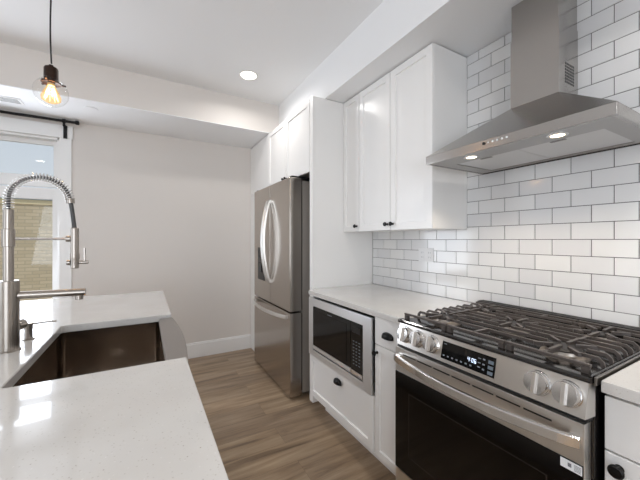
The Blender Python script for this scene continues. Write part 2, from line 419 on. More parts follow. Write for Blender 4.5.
# ------------------------------------------------------------------ small hardware
def knob(parent, x, y, z, r=.0135, sgn=-1):
    m = MB(); m.lathe([(0, 0), (r * .62, 0), (r * .5, .003), (r * .42, .010), (r * .62, .015), (r, .019), (r, .024), (r * .8, .028), (0, .0295)], (x, y, z), (sgn, 0, 0), 20)
    return m.build('knob', M['black'], parent)
def cup_pull(parent, x, y, z, wd=.078, ht=.030, dp=.025):
    b = bmesh.new(); N, K = 18, 8; grid = []
    for i in range(N + 1):
        a = PI * i / N; row = []
        for k in range(K + 1):
            e = (PI / 2) * k / K
            row.append(b.verts.new((x - dp * math.sin(a) ** .8 * math.cos(e) ** .7 - .001, y + math.cos(a) * wd / 2, z + ht * math.sin(e) * math.sin(a) ** .6)))
        grid.append(row)
    for i in range(N):
        for k in range(K):
            try: b.faces.new((grid[i][k], grid[i + 1][k], grid[i + 1][k + 1], grid[i][k + 1]))
            except ValueError: pass
    bmesh.ops.remove_doubles(b, verts=b.verts[:], dist=1e-5)
    bmesh.ops.solidify(b, geom=b.faces[:], thickness=.0022)
    m = MB(); m.merge(b)
    return m.build('cup_pull', M['black'], parent)

# ------------------------------------------------------------------ refrigerator surround
XF = 1.09
p = MB(); p.prism([(XF + .02, .06), (1.2, .06), (1.2, .0005), (XW - .001, .0005), (XW - .001, 2.362), (XF + .02, 2.362)], 'y', 2.037, 2.057, .001); p.box(XF, XF + .0195, 2.037, 2.085, .06, 2.362, .002)
tag(p.build('end_panel', M['cab'], None, base=True), 'tall white end panel between the refrigerator and the short countertop', 'panel')
p = MB(); p.box(1.04, XW - .001, 3.192, 3.212, .0005, 1.795, .001); p.box(XF, XF + .02, 3.212, YB - .001, .0005, 1.795, .001)
tag(p.build('end_panel', M['cab'], None, base=True), 'white end panel in the corner between the refrigerator and the back wall', 'panel')
t = thing('bridge_cabinet', 'white two-door cabinet above the refrigerator', 'cabinet', (1.38, 2.55, 1.81))
box('cabinet_body', M['cab'], t, XF + .022, XW - .001, 2.088, 3.0, 1.835, 2.362, bev=.001)
box('filler_strip', M['cab'], t, XF, XF + .02, 3.003, YB - .001, 1.8, 2.358, bev=.001)
d = MB().shaker(XF, 2.092, 2.548, 1.803, 2.358).build('door', M['cab'], t); knob(d, XF, 2.525, 1.826, .011)
d = MB().shaker(XF, 2.552, 2.998, 1.803, 2.358).build('door', M['cab'], t); knob(d, XF, 2.578, 1.826, .011)

# ------------------------------------------------------------------ refrigerator
t = thing('refrigerator', 'stainless french-door refrigerator with bottom freezer drawer', 'refrigerator', (1.3, 2.72, 0))
FX, F0, F1, FZ = 1.003, 2.258, 3.18, 1.785
MB().box(FX + .115, XW - .03, F0 + .004, F1 - .004, .03, 1.765, .006).build('cabinet_body', M['steel_side'], t)
for y in (F0 + .08, F1 - .08):
    for x in (FX + .16, XW - .09): MB().cyl((x, y, .0005), (x, y, .03), .02).build('foot', M['plastic'], t)
MB().box(FX + .13, FX + .16, F0 + .02, F1 - .02, .018, .0305).build('toe_grille', M['plastic'], t)
ym = 2.712
for (ya, yb, s) in ((F0, ym - .003, 1), (ym + .003, F1, -1)):
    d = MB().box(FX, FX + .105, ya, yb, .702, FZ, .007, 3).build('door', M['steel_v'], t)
    MB().box(FX + .105, FX + .115, ya + .012, yb - .012, .71, FZ - .02).build('gasket', M['dark'], d)
    # bowed bar handle
    yc = ym - .030 if s == 1 else ym + .030
    pts = [];
    for i in range(25):
        u = i / 24; z = 1.64 - u * .745
        pts.append((FX - .012 - .058 * math.sin(PI * u) ** .75, yc, z))
    h = MB(); h.sweep(pts, [(-.011, -.006), (-.006, -.010), (.006, -.010), (.011, -.006), (.011, .006), (.006, .010), (-.006, .010), (-.011, .006)], up=(0, 1, 0))
    for z in (1.632, .903): h.box(FX - .018, FX + .001, yc - .009, yc + .009, z - .014, z + .014, .002)
    h.build('handle', M['handle'], d)
    if s == -1:
        dp = MB().box(FX - .004, FX + .002, 2.865, 3.055, .885, 1.205, .002).build('water_dispenser', M['black_glass'], d)
        MB().box(FX - .0055, FX - .004, 2.885, 3.035, 1.10, 1.185, .0005).build('control_panel', M['plastic'], dp)
        MB().box(FX - .012, FX - .004, 2.93, 2.99, .96, 1.05, .003).build('paddle', M['rubber'], dp)
    hg = MB().box(FX + .02, FX + .2, ya + .01 if s == 1 else yb - .05, ya + .05 if s == 1 else yb - .01, FZ - .004, FZ + .014, .003); hg.build('hinge_cover', M['plastic'], t)
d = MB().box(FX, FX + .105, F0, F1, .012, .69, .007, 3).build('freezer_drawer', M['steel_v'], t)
MB().box(FX + .105, FX + .115, F0 + .012, F1 - .012, .05, .68).build('gasket', M['dark'], d)
pts = [(FX - .014 - .062 * math.sin(PI * i / 24) ** .7, F0 + .045 + (F1 - F0 - .09) * i / 24, .655) for i in range(25)]
h = MB(); h.sweep(pts, [(-.010, -.010), (-.006, -.015), (.006, -.015), (.010, -.010), (.010, .010), (.006, .015), (-.006, .015), (-.010, .010)])
for y in (F0 + .05, F1 - .05): h.box(FX - .02, FX + .001, y - .012, y + .012, .643, .667, .002)
h.build('handle', M['handle'], d)

# ------------------------------------------------------------------ wall cabinets
XU, UB, UT = 1.362, 1.344, 2.358
t = thing('wall_cabinet', 'narrow white one-door wall cabinet against the tall end panel', 'cabinet', (1.5, 1.915, UB))
box('cabinet_body', M['cab'], t, XU + .0215, XW - .012, 1.827, 2.035, UB + .002, UT, bev=.001)
d = MB().shaker(XU, 1.829, 2.033, UB, UT - .002, rail=.05).build('door', M['cab'], t); knob(d, XU, 1.852, 1.382)
t = thing('wall_cabinet', 'white two-door wall cabinet next to the range hood', 'cabinet', (1.5, 1.5, UB))
b_ = MB(); b_.box(XU + .0215, XW - .012, 1.180, 1.825, UB + .002, UT, .001); b_.build('cabinet_body', M['cab'], t)
box('side_panel', M['cab'], t, XU + .012, XW - .012, 1.160, 1.1795, UB, UT, bev=.0015)
d = MB().shaker(XU, 1.498, 1.823, UB, UT - .002).build('door', M['cab'], t); knob(d, XU, 1.522, 1.382)
d = MB().shaker(XU, 1.162, 1.494, UB, UT - .002).build('door', M['cab'], t); knob(d, XU, 1.470, 1.382)

# ------------------------------------------------------------------ base cabinets
XB = 1.05; BT = .884
t = thing('microwave_cabinet', 'white base cabinet with a drawer beneath the built-in microwave', 'cabinet', (1.35, 1.64, 0))
mb = MB(); y0, y1 = 1.268, 2.0
mb.box(XB + .021, XW - .012, y0, y0 + .018, .15, BT); mb.box(XB + .021, XW - .012, y1 - .018, y1, .15, BT)
mb.box(XB + .021, XW - .012, y0 + .018, y1 - .018, .15, .168); mb.box(XB + .021, XW - .012, y0 + .018, y1 - .018, .44, .458)
mb.box(XW - .03, XW - .012, y0 + .018, y1 - .018, .168, BT); mb.box(XB + .021, XW - .03, y0 + .018, y1 - .018, BT - .006, BT)
mb.build('cabinet_body', M['cab'], t)
box('toe_kick', M['cab'], t, XB + .13, XB + .145, y0, y1, .0005, .1495)
d = MB().shaker(XB, 1.285, 1.998, .155, .452).build('drawer', M['cab'], t); cup_pull(d, XB, 1.622, .385)

t = thing('narrow_cabinet', 'slim white base cabinet with drawer and door left of the range', 'cabinet', (1.35, 1.17, 0))
mb = MB(); mb.box(XB + .021, XW - .012, 1.058, 1.266, .15, BT, .001); mb.build('cabinet_body', M['cab'], t)
box('toe_kick', M['cab'], t, XB + .13, XB + .145, 1.058, 1.266, .0005, .1495)
d = MB().box(XB, XB + .02, 1.06, 1.268, .738, BT - .004, .0025).build('drawer', M['cab'], t); cup_pull(d, XB, 1.166, .790, .078)
d = MB().shaker(XB, 1.06, 1.268, .155, .733, rail=.045).build('door', M['cab'], t); knob(d, XB, 1.250, .695, .014)

t = thing('base_cabinet', 'white base cabinet with drawer and door right of the range', 'cabinet', (1.35, -.15, 0))
mb = MB(); mb.box(XB + .021, XW - .012, -.6, .338, .15, BT, .001); mb.build('cabinet_body', M['cab'], t)
box('toe_kick', M['cab'], t, XB + .13, XB + .145, -.6, .338, .0005, .1495)
d = MB().box(XB, XB + .02, -.128, .337, .733, BT - .012, .0025).build('drawer', M['cab'], t); cup_pull(d, XB, .1, .79)
d = MB().box(XB, XB + .02, -.598, -.132, .733, BT - .012, .0025).build('drawer', M['cab'], t); cup_pull(d, XB, -.36, .79)
d = MB().shaker(XB, -.128, .337, .155, .728).build('door', M['cab'], t); knob(d, XB, .308, .697, .0165)
d = MB().shaker(XB, -.598, -.132, .155, .728).build('door', M['cab'], t); knob(d, XB, -.158, .697, .0165)

# counters
tag(MB().prism([(1.03, 1.058), (XW - .0108, 1.058), (XW - .0108, 2.0355), (1.0895, 2.0355), (1.0895, 1.99), (1.03, 1.99)], 'z', BT + .0005, CT, .003).build('countertop', M['quartz'], None, base=True), 'short white quartz countertop between the end panel and the range', 'countertop')
tag(MB().box(1.03, XW - .0108, -.62, .338, BT + .0005, CT, .003).build('countertop', M['quartz'], None, base=True), 'white quartz countertop right of the range, cut by the frame edge', 'countertop')

# wall outlet
t = thing('wall_outlet', 'white double outlet plate on the tiles above the short countertop', 'outlet', (XW - .012, 1.465, 1.18))
MB().box(XW - .0145, XW - .0107, 1.402, 1.530, 1.133, 1.225, .002).build('cover_plate', M['outlet'], t)
for y in (1.435, 1.497):
    q = MB().box(XW - .0155, XW - .0145, y - .018, y + .018, 1.147, 1.211, .001).build('socket', M['outlet'], t)
    for z in (1.163, 1.195):
        for dy in (-.007, .007): MB().box(XW - .0158, XW - .0153, y + dy - .001, y + dy + .001, z - .005, z + .005).build('slot', M['ink'], q)

# ------------------------------------------------------------------ microwave
t = thing('microwave', 'built-in stainless microwave set into the white base cabinet', 'microwave', (1.3, 1.63, .462))
mx = 1.034
MB().box(mx + .02, 1.5, 1.32, 1.95, .50, .845).build('oven_body', M['steel_dark'], t)
f = MB(); Y0, Y1, Z0, Z1 = 1.279, 1.992, .460, .868; gy0, gy1, gz0, gz1 = 1.352, 1.930, .503, .813
f.box(mx, mx + .016, Y0, gy0, Z0, Z1, .0015); f.box(mx, mx + .016, gy1, Y1, Z0, Z1, .0015)
f.box(mx, mx + .016, gy0, gy1, gz1, Z1, .0015); f.box(mx, mx + .016, gy0, gy1, Z0, gz0, .0015)
f.build('trim_frame', M['steel_micro'], t)
MB().box(mx + .012, mx + .018, gy0, gy1, gz0, gz1).build('gap_liner', M['dark'], t)
dr = MB().box(mx + .001, mx + .011, 1.470, gy1 - .004, .538, gz1 - .005, .001).build('door', M['black_glass'], t)
MB().box(mx - .0002, mx + .0011, 1.51, gy1 - .03, .56, gz1 - .03).build('door_window', M['oven_glass'], dr)
MB().box(mx + .001, mx + .011, 1.470, gy1 - .004, gz0 + .008, .536, .001).build('door_rail', M['steel_micro'], dr)
q = MB()
for i, ww in enumerate((.008, .006, .009, .006, .008)): q.box(mx - .0006, mx - .0001, 1.675 + i * .011, 1.675 + i * .011 + ww, .789, .795)
q.build('badge', M['grey_print'], dr)
cp = MB().box(mx + .001, mx + .011, gy0 + .004, 1.467, .538, gz1 - .005, .001).build('control_panel', M['black_glass'], t)
q = MB()
for r in range(8):
    for c_ in range(3): q.box(mx + .0004, mx + .001, 1.378 + c_ * .027, 1.378 + c_ * .027 + .013, .572 + r * .0185, .572 + r * .0185 + .0045)
q.build('keypad', M['grey_print'], cp)
MB().box(mx + .0004, mx + .001, 1.375, 1.45, .752, .785).build('clock_display', M['plastic'], cp)
MB().box(mx, mx + .011, gy0 + .004, 1.467, gz0 + .008, .536, .0015).build('open_button', M['chrome'], t)

# ------------------------------------------------------------------ range
t = thing('gas_range', 'stainless slide-in gas range with black cast iron grates', 'range', (1.33, .71, 0))
R0, R1 = .350, 1.047
RX = .988
MB().box(1.03, XW - .012, R0, R1 + .008, .03, .904, .002).build('range_body', M['enamel'], t)
for y in (R0 + .05, R1 - .05):
    for x in (1.1, XW - .1): MB().cyl((x, y, .0005), (x, y, .03), .018).build('foot', M['plastic'], t)
# cooktop tray
ck = MB(); ck.prism([(1.012, .905), (1.002, .908), (1.002, .916), (1.008, .921), (1.03, .921), (1.04, .914), (1.58, .914), (1.60, .921), (1.6385, .921), (1.6385, .9)], 'y', R0, R1 + .002)
ck.build('cooktop', M['enamel'], t)
MB().box(1.02, 1.645, R0 - .0075, R0 - .0015, .900, .921, .001).build('side_trim', M['steel_dark'], t)
MB().box(1.012, 1.6385, R0, R0 + .008, .921, .9245, .002).build('side_lip', M['enamel'], t)
bt = MB(); bt.box(1.585, 1.6385, R0, R1 + .002, .921, .948, .004)
bt.build('rear_vent', M['burner'], t)
for i in range(9): MB().box(1.600, 1.618, R0 + .03 + i * .076, R0 + .03 + i * .076 + .058, .9478, .9485).build('vent_slot', M['dark'], t)
# control panel, leaning back a little
pan = MB(); pan.prism([(RX - .004, .8165), (1.004, .9065), (1.03, .9065), (1.03, .8165)], 'y', R0 + .004, R1 - .010)
pan_o = pan.build('control_panel', M['steel'], t)
MB().hull([(RX - .004, R0 + .004, .8165), (1.004, R0 + .004, .9065), (1.03, R0 - .001, .9065), (1.03, R0 - .001, .8165), (1.03, R0 + .004, .8165), (1.03, R0 + .004, .9065)],
          [(0, 1, 2, 3), (0, 3, 4), (1, 5, 2), (0, 4, 5, 1), (2, 5, 4, 3)]).build('corner_trim', M['steel'], t)
def pane_pt(y, z, out=0):
    k = (z - .8165) / .09; nx, nz = -.976, .217
    return Vector((RX - .004 + .02 * k + nx * out, y, z + nz * out))
nrm = Vector((-.976, 0, .217))
def on_panel(mb, y0, y1, z0, z1, o0, o1):
    v = [pane_pt(y, z, o) for o in (o0, o1) for y, z in ((y0, z0), (y1, z0), (y1, z1), (y0, z1))]
    mb.hull(v, [(0, 1, 2, 3), (4, 5, 6, 7), (0, 1, 5, 4), (1, 2, 6, 5), (2, 3, 7, 6), (3, 0, 4, 7)])
for y in (.992, .922, .850, .467, .395):
    c = pane_pt(y, .865)
    k = MB(); k.lathe([(0, -.002), (.034, -.002), (.035, .004), (.033, .007), (.0315, .007), (.0305, .010), (.0305, .022), (.029, .0245), (0, .0245)], c, nrm, 32)
    ko = k.build('knob', M['chrome'], pan_o)
    g_ = MB(); a = c + nrm * .024
    g_.hull([a + Vector((0, dy, 0)) + Vector((.217, 0, .976)) * dz + nrm * dn for dn in (0, .010) for dy, dz in ((-.0045, -.028), (.0045, -.028), (.0045, .028), (-.0045, .028))],
            [(0, 1, 2, 3), (4, 5, 6, 7), (0, 1, 5, 4), (1, 2, 6, 5), (2, 3, 7, 6), (3, 0, 4, 7)])
    g_.build('grip', M['steel'], ko)
dm = MB(); on_panel(dm, .594, .802, .829, .892, -.004, .0012); disp = dm.build('display', M['black_glass'], pan_o)
kk = MB()
for i in range(3): on_panel(kk, .600, .618, .834 + i * .017, .845 + i * .017, .0012, .0016)
kk.build('keys', M['key'], disp)
def icon(*a):
    q = MB(); on_panel(q, *a, .0012, .0016); q.build('icon', M['grey_print'], disp)
for i in range(7): icon(.786 - i * .0185, .7935 - i * .0185, .839, .844)
for i in range(3):
    icon(.629, .637, .841 + i * .016, .846 + i * .016); icon(.644, .654, .845 + i * .014, .848 + i * .014)
icon(.782, .794, .882, .8845)
# lit clock digits 4:06 as seven-segment bars
dg = MB()
SEG = {'4': 'bcfg', '0': 'abcdef', '6': 'acdefg'}
yy = .692
for ch in '4:06':
    hgt, wd, th = .0135, .0068, .0015
    if ch == ':':
        for dz in (.005, .011): on_panel(dg, yy - th, yy, .853 + dz, .853 + dz + th, .0012, .0018)
        yy -= .0050; continue
    z = .853
    R = {'a': (0, wd, hgt - th, hgt), 'g': (0, wd, hgt / 2 - th / 2, hgt / 2 + th / 2), 'd': (0, wd, 0, th), 'f': (0, th, hgt / 2, hgt), 'e': (0, th, 0, hgt / 2), 'b': (wd - th, wd, hgt / 2, hgt), 'c': (wd - th, wd, 0, hgt / 2)}
    for sgm in SEG[ch]:
        a0, a1, z0, z1 = R[sgm]; on_panel(dg, yy - a1, yy - a0, z + z0, z + z1, .0012, .0018)
    yy -= wd + .0032
dg.build('clock_digits', M['digits'], disp)
MB().box(1.0, 1.03, R0 + .004, R1, .8035, .816).build('vent_gap', M['dark'], t)
# oven door
dX = .986
d = MB().box(dX, 1.028, R0 + .006, R1, .262, .8025, .003).build('oven_door', M['steel'], t)
MB().box(dX - .003, dX + .001, R0 + .008, R1 - .002, .264, .694, .001).build('door_glass', M['oven_glass'], d)
q = MB()
zz = (.345, .62)
for ya, yb, za, zb in ((.44, .965, .345, .349), (.44, .965, .616, .62), (.44, .444, .349, .616), (.961, .965, .349, .616)): q.box(dX - .0036, dX - .0029, ya, yb, za, zb)
q.build('window_border', mat('glass_border', srgb(34, 29, 27), .2), d)
for i in range(7): MB().box(dX - .0008, dX + .002, .43 + i * .083, .43 + i * .083 + .074, .7735, .7785, .0004).build('vent_slot', M['dark'], d)
pts = []
for i in range(33):
    u = i / 32; pts.append((dX - .010 - .052 * math.sin(PI * u) ** .7, R0 + .014 + (R1 - R0 - .026) * u, .756))
h = MB(); h.sweep(pts, [(-.009, -.012), (-.005, -.015), (.005, -.015), (.009, -.012), (.009, .012), (.005, .015), (-.005, .015), (-.009, .012)])
for y in (R0 + .026, R1 - .024): h.box(dX - .02, dX + .001, y - .012, y + .012, .744, .768, .002)
h.build('handle', M['chrome'], d)
st = MB().box(dX - .0038, dX - .003, R0 + .010, .408, .668, .692).build('label_sticker', M['label'], d)
q = MB()
for i in range(5): q.box(dX - .0041, dX - .0038, .362, .377, .672 + i * .0035, .6735 + i * .0035)
q.box(dX - .0041, dX - .0038, .383, .391, .676, .686); q.build('print', M['ink'], st)
d = MB().box(dX, 1.028, R0 + .006, R1, .045, .257, .003).build('storage_drawer', M['steel'], t)
# burners
for (bx_, by_, br) in ((1.17, .925, .046), (1.45, .925, .034), (1.17, .475, .048), (1.45, .475, .036), (1.31, .705, .040)):
    m = MB(); m.lathe([(0, 0), (br + .018, 0), (br + .016, .006), (br + .004, .009), (br + .002, .018), (br - .004, .019), (0, .019)], (bx_, by_, .914), (0, 0, 1), 32)
    bo = m.build('burner', M['alu'], t)
    m = MB(); m.lathe([(0, 0), (br, 0), (br + .001, .004), (br - .004, .008), (0, .009)], (bx_, by_, .932), (0, 0, 1), 32)
    m.build('burner_cap', M['burner'], bo)
# three cast iron grates: bars run along Y, open over each burner
GT = .944
xs = (1.044, 1.128, 1.186, 1.245, 1.294, 1.342, 1.399, 1.452, 1.52, 1.572)
def bar_y(m, x, ya, yb, ends=(1, 1), wd=.0095, ht=.010):
    pts = []
    if ends[0]: pts += [(x, ya, GT - .030), (x, ya + .004, GT - .012), (x, ya + .014, GT - .003)]
    else: pts += [(x, ya, GT - .003)]
    pts += [(x, ya + (yb - ya) * .5, GT - .003)]
    if ends[1]: pts += [(x, yb - .014, GT - .003), (x, yb - .004, GT - .012), (x, yb, GT - .030)]
    else: pts += [(x, yb, GT - .003)]
    m.sweep(pts, [(-wd / 2, -ht / 2), (wd / 2, -ht / 2), (wd / 2 - .001, ht / 2 - .001), (wd / 2 - .003, ht / 2), (-wd / 2 + .003, ht / 2), (-wd / 2 + .001, ht / 2 - .001)], up=(0, 0, 1))
for gi, (ga, gb, bc) in enumerate(((R0 + .012, .587, ((1.17, .475), (1.45, .475))), (.590, .816, ((1.31, .705),)), (.819, R1 - .002, ((1.17, .925), (1.45, .925))))):
    m = MB(); EN = (int(gi == 0), int(gi == 2))
    for k, x in enumerate(xs):
        if k in (0, len(xs) - 1):
            m.box(x - .006, x + .006, ga, gb, GT - .008, GT + .001, .002)
            for y in (ga + .012, gb - .012): m.box(x - .008, x + .008, y - .009, y + .009, .9145, GT - .008, .002)
            continue
        near = [b for b in bc if abs(b[0] - x) < .075]
        if not near: bar_y(m, x, ga, gb, EN); continue
        bx_, by_ = near[0]; gap = .02 + .042 * (1 - abs(bx_ - x) / .075)
        for sgn, ye in ((-1, ga), (1, gb)):
            ys = by_ + sgn * gap
            if sgn < 0: bar_y(m, x, ye, ys, (EN[0], 0))
            else: bar_y(m, x, ys, ye, (0, EN[1]))
    for bx_, by_ in bc:                                     # fingers along X and diagonals to each burner
        for sgn in (-1, 1):
            m.bar([(bx_ + sgn * .024, by_, GT - .002), (bx_ + sgn * .10, by_, GT - .002)], .010, .013)
            for sy in (-1, 1): m.bar([(bx_ + sgn * .022, by_ + sy * .022, GT - .002), (bx_ + sgn * .058, by_ + sy * .062, GT - .002)], .010, .012)
    ym_ = (ga + gb) / 2
    m.bar([(xs[0], ym_, GT - .004), (xs[1], ym_, GT - .004)], .010, .012); m.bar([(xs[-2], ym_, GT - .004), (xs[-1], ym_, GT - .004)], .010, .012)
    if len(bc) == 2: m.bar([(1.26, ym_, GT - .004), (1.36, ym_, GT - .004)], .010, .012)
    m.build('grate', M['iron'], t)

# ------------------------------------------------------------------ range hood
t = thing('range_hood', 'stainless chimney range hood over the gas range', 'range hood', (1.45, .715, 1.65))
HX, H0, H1, HZ, HT = 1.203, .358, 1.066, 1.650, 1.688
cx0, cy0, cy1 = 1.485, .622, .816
CZ = 1.892
xb = XW - .0112
pv = [(HX, H0, HT), (HX, H1, HT), (xb, H1, HT), (xb, H0, HT), (cx0, cy0, CZ), (cx0, cy1, CZ), (xb, cy1, CZ), (xb, cy0, CZ)]
MB().hull(pv, [(0, 1, 2, 3), (4, 5, 6, 7), (0, 1, 5, 4), (1, 2, 6, 5), (2, 3, 7, 6), (3, 0, 4, 7)]).build('canopy', M['steel_hood'], t)
lp = MB(); lp.box(HX, HX + .012, H0, H1, HZ, HT, .002); lp.box(HX + .012, xb, H0, H0 + .012, HZ, HT, .001); lp.box(HX + .012, xb, H1 - .012, H1, HZ, HT, .001)
lp.box(xb - .012, xb, H0 + .012, H1 - .012, HZ, HT)
rim = lp.build('rim', M['steel_hood'], t)
un = MB(); un.box(HX + .012, 1.338, H0 + .012, H1 - .012, HZ + .003, HZ + .008); un.box(1.338, xb - .012, H0 + .012, .43, HZ + .003, HZ + .008)
un.box(1.338, xb - .012, .995, H1 - .012, HZ + .003, HZ + .008); un.box(1.625, xb - .012, .43, .995, HZ + .003, HZ + .008)
und = un.build('underside_plate', M['steel_under'], t)
for ya, yb in ((.432, .711), (.714, .993)):
    fo = MB().box(1.341, 1.622, ya, yb, HZ + .006, HZ + .014, .002).build('grease_filter', M['filter'], t)
    MB().box(1.352, 1.366, (ya + yb) / 2 - .025, (ya + yb) / 2 + .025, HZ + .004, HZ + .006).build('latch', M['steel_dark'], fo)
for y in (.871, .538):
    lo = MB().lathe([(.022, .004), (.032, .004), (.032, 0), (.024, -.002), (.022, 0)], (1.275, y, HZ + .002), (0, 0, 1), 28).build('lamp', M['chrome'], t)
    MB().lathe([(0, 0), (.0215, 0), (.0215, .003), (0, .003)], (1.275, y, HZ + .0005), (0, 0, 1), 28).build('lamp_lens', M['hood_lamp'], lo)
    l = bpy.data.lights.new('hood_lamp_light', 'SPOT'); l.energy = 6.5; l.color = (1, .86, .68); l.spot_size = math.radians(125); l.spot_blend = .6; l.shadow_soft_size = .02
    o = bpy.data.objects.new('hood_lamp_light', l); C.objects.link(o); o.location = (1.275, y, HZ - .004)
kb = MB(); kb.cyl((HX - .003, .766, 1.6735), (HX, .766, 1.6735), .0058); kb.build('power_button', M['plastic'], rim)
for i in range(5): MB().cyl((HX - .002, .748 - i * .0185, 1.6735), (HX, .748 - i * .0185, 1.6735), .0038 if i else .003).build('button', M['label'], rim)
MB().box(cx0, xb, cy0, cy1, CZ, 2.20, .0015).build('chimney_lower', M['steel_hood'], t)
ch = MB().box(cx0 + .003, xb, cy0 + .003, cy1 - .003, 2.20, ZS - .001, .001).build('chimney_upper', M['steel_hood'], t)
v = MB()
for r in range(7):
    for c_ in range(6):
        v.box(cx0 + .055 + c_ * .014, cx0 + .055 + c_ * .014 + .0085, cy0 - .0008, cy0 + .0005, 1.945 + r * .013, 1.945 + r * .013 + .0085)
v.build('side_vent', M['rubber'], t)

# ------------------------------------------------------------------ island
IX0, IX1 = -.86, .111
SX0, SY0, SY1 = -.31, 1.045, 1.682
IY0, IY1 = .24, 2.484
sl = MB(); sl.prism([(IX0, IY0), (IX1, IY0), (IX1, SY0), (SX0 + .012, SY0), (SX0 + .003, SY0 + .003), (SX0, SY0 + .012), (SX0, SY1 - .012), (SX0 + .003, SY1 - .003), (SX0 + .012, SY1), (IX1, SY1), (IX1, IY1), (IX0, IY1)], 'z', BT + .0005, CT, .0022)
tag(sl.build('island_countertop', M['quartz'], None, base=True), 'white speckled quartz island countertop cut out around the sink', 'countertop')
def island_cab(label, y0, y1, top, doors, ndr):
    t = thing('island_cabinet', label, 'cabinet', (-.35, (y0 + y1) / 2, 0))
    box('cabinet_body', M['cab'], t, IX0 + .28, .062, y0, y1, .1, top, bev=.001)
    box('toe_kick', M['cab'], t, IX0 + .3, 0, y0, y1, .0005, .1)
    w_ = (y1 - y0) / doors
    for i in range(doors):
        ya, yb = y0 + i * w_ + .002, y0 + (i + 1) * w_ - .002
        zt = top - .004
        if ndr:
            d = MB().box(.0625, .0825, ya, yb, top - .15, zt, .002).build('drawer', M['cab'], t); zt = top - .154
        d = MB().shaker(.0825, ya, yb, .11, zt, flip=-1).build('door', M['cab'], t)
        knob(d, .0825, yb - .03 if i % 2 == 0 else ya + .03, zt - .035, sgn=1)
island_cab('white island cabinet at the near end beside the sink', .28, 1.018, BT, 2, True)
island_cab('low white island cabinet directly below the apron sink', 1.020, 1.708, .655, 2, False)
island_cab('white island cabinet at the far end by the back wall', 1.710, 2.45, BT, 2, True)

# apron sink
t = thing('kitchen_sink', 'stainless apron-front sink set into the white island', 'sink', (-.1, 1.364, .66))
sz = .900                                                   # apron rim
xi0, xi1, yi0, yi1, zb = SX0 - .004, .056, SY0 - .004, SY1 + .004, .672
def rrect(x0, x1, y0, y1, r, n=5):
    o = []
    for cx, cy, a0 in ((x1 - r, y1 - r, 0), (x0 + r, y1 - r, 90), (x0 + r, y0 + r, 180), (x1 - r, y0 + r, 270)):
        for i in range(n + 1):
            a = math.radians(a0 + 90 * i / n); o.append((cx + r * math.cos(a), cy + r * math.sin(a)))
    return o
b = bmesh.new(); th = .010
levels = [(0, sz - .017), (0, zb + .02), (.006, zb + .006), (.02, zb)]
rings = []
ztop = BT - .0005
for off, z in [(-.012, ztop), (0, ztop)] + [(o_, z_) for o_, z_ in levels[1:]]:
    rings.append([b.verts.new((x, y, z)) for x, y in rrect(xi0 + off, xi1 - off, yi0 + off, yi1 - off, max(.018 - off * .2, .01))])
n = len(rings[0])
for A, B in zip(rings, rings[1:]):
    for i in range(n): b.faces.new((A[i], A[(i + 1) % n], B[(i + 1) % n], B[i]))
b.faces.new(rings[-1])
bmesh.ops.recalc_face_normals(b, faces=b.faces[:])
m = MB(); m.merge(b); bowl = m.build('bowl', M['sink'], t)
# outer shell behind the bowl
m = MB(); m.box(xi0 - .012, xi0 - .009, yi0 - .01, yi1 + .01, zb - .004, ztop - .002); m.box(xi0 - .009, xi1, yi0 - .013, yi0 - .010, zb - .004, ztop - .002); m.box(xi0 - .009, xi1, yi1 + .010, yi1 + .013, zb - .004, ztop - .002); m.box(xi0 - .009, xi1, yi0 - .010, yi1 + .010, zb - .0045, zb - .001)
m.build('outer_shell', M['sink'], t)
ay0, ay1 = 1.022, 1.706
out = [(xi1 + .0005, SY1 - .001), (xi1 + .0005, SY0 + .001)]
N = 24
for i in range(N + 1):
    u = i / N; out.append((.117 + .017 * math.sin(PI * u), SY0 + .001 + (SY1 - SY0 - .002) * u))
m = MB(); m.prism(out, 'z', .66, sz, .004); m.build('apron', M['apron'], t)
m = MB(); m.lathe([(.0, .001), (.02, .001), (.024, .004), (.044, .004), (.046, .001), (.046, .0005)], (-.13, 1.364, zb), (0, 0, 1), 28); m.build('drain', M['chrome'], t)

# faucet
FXx, FY = -.392, 1.388
t = thing('kitchen_faucet', 'brushed nickel spring-neck faucet standing behind the sink', 'faucet', (FXx, FY, CT))
m = MB(); m.lathe([(0, 0), (.031, 0), (.031, .003), (.0275, .005), (.0275, .228), (.026, .231), (0, .231)], (FXx, FY, CT), (0, 0, 1), 36); body = m.build('base_post', M['nickel'], t)
m = MB(); m.cyl((FXx, FY, 1.146), (FXx, FY, 1.27), .0135, 28); m.build('neck', M['nickel'], t)
m = MB(); m.cyl((FXx, FY, 1.258), (FXx, FY, 1.316), .0165, 28, bev=.0012); m.build('collar', M['nickel'], t)
m = MB(); m.cyl((FXx, FY, 1.316), (FXx, FY, 1.381), .0135, 28, bev=.001); m.build('spring_socket', M['nickel'], t)
acx, arx = -.312, .080
def arc(u):
    if u < .12: return Vector((FXx, FY, 1.381 + (u / .12) * .034))
    a = PI * (1 - (u - .12) / .88 * .98)
    return Vector((acx + arx * math.cos(a), FY, 1.415 + .080 * math.sin(a)))
m = MB(); m.tube([arc(i / 40) for i in range(41)], .0052, 12)
hp = [arc(1)] ; e = arc(1)
hx = -.2195
for i in range(1, 9):
    u = i / 8; hp.append(Vector((e.x + (hx - e.x) * (u ** .8), FY, e.z + (1.318 - e.z) * u)))
m.tube(hp, .0066, 12); m.build('hose', M['rubber'], t)
turns = 34; sp = []
for i in range(turns * 12 + 1):
    u = i / (turns * 12); c = arc(u); tg = (arc(min(u + .004, 1)) - arc(max(u - .004, 0))).normalized()
    s1 = Vector((0, 1, 0)); s2 = tg.cross(s1); a = 2 * PI * i / 12
    sp.append(c + (s1 * math.cos(a) + s2 * math.sin(a)) * .0132)
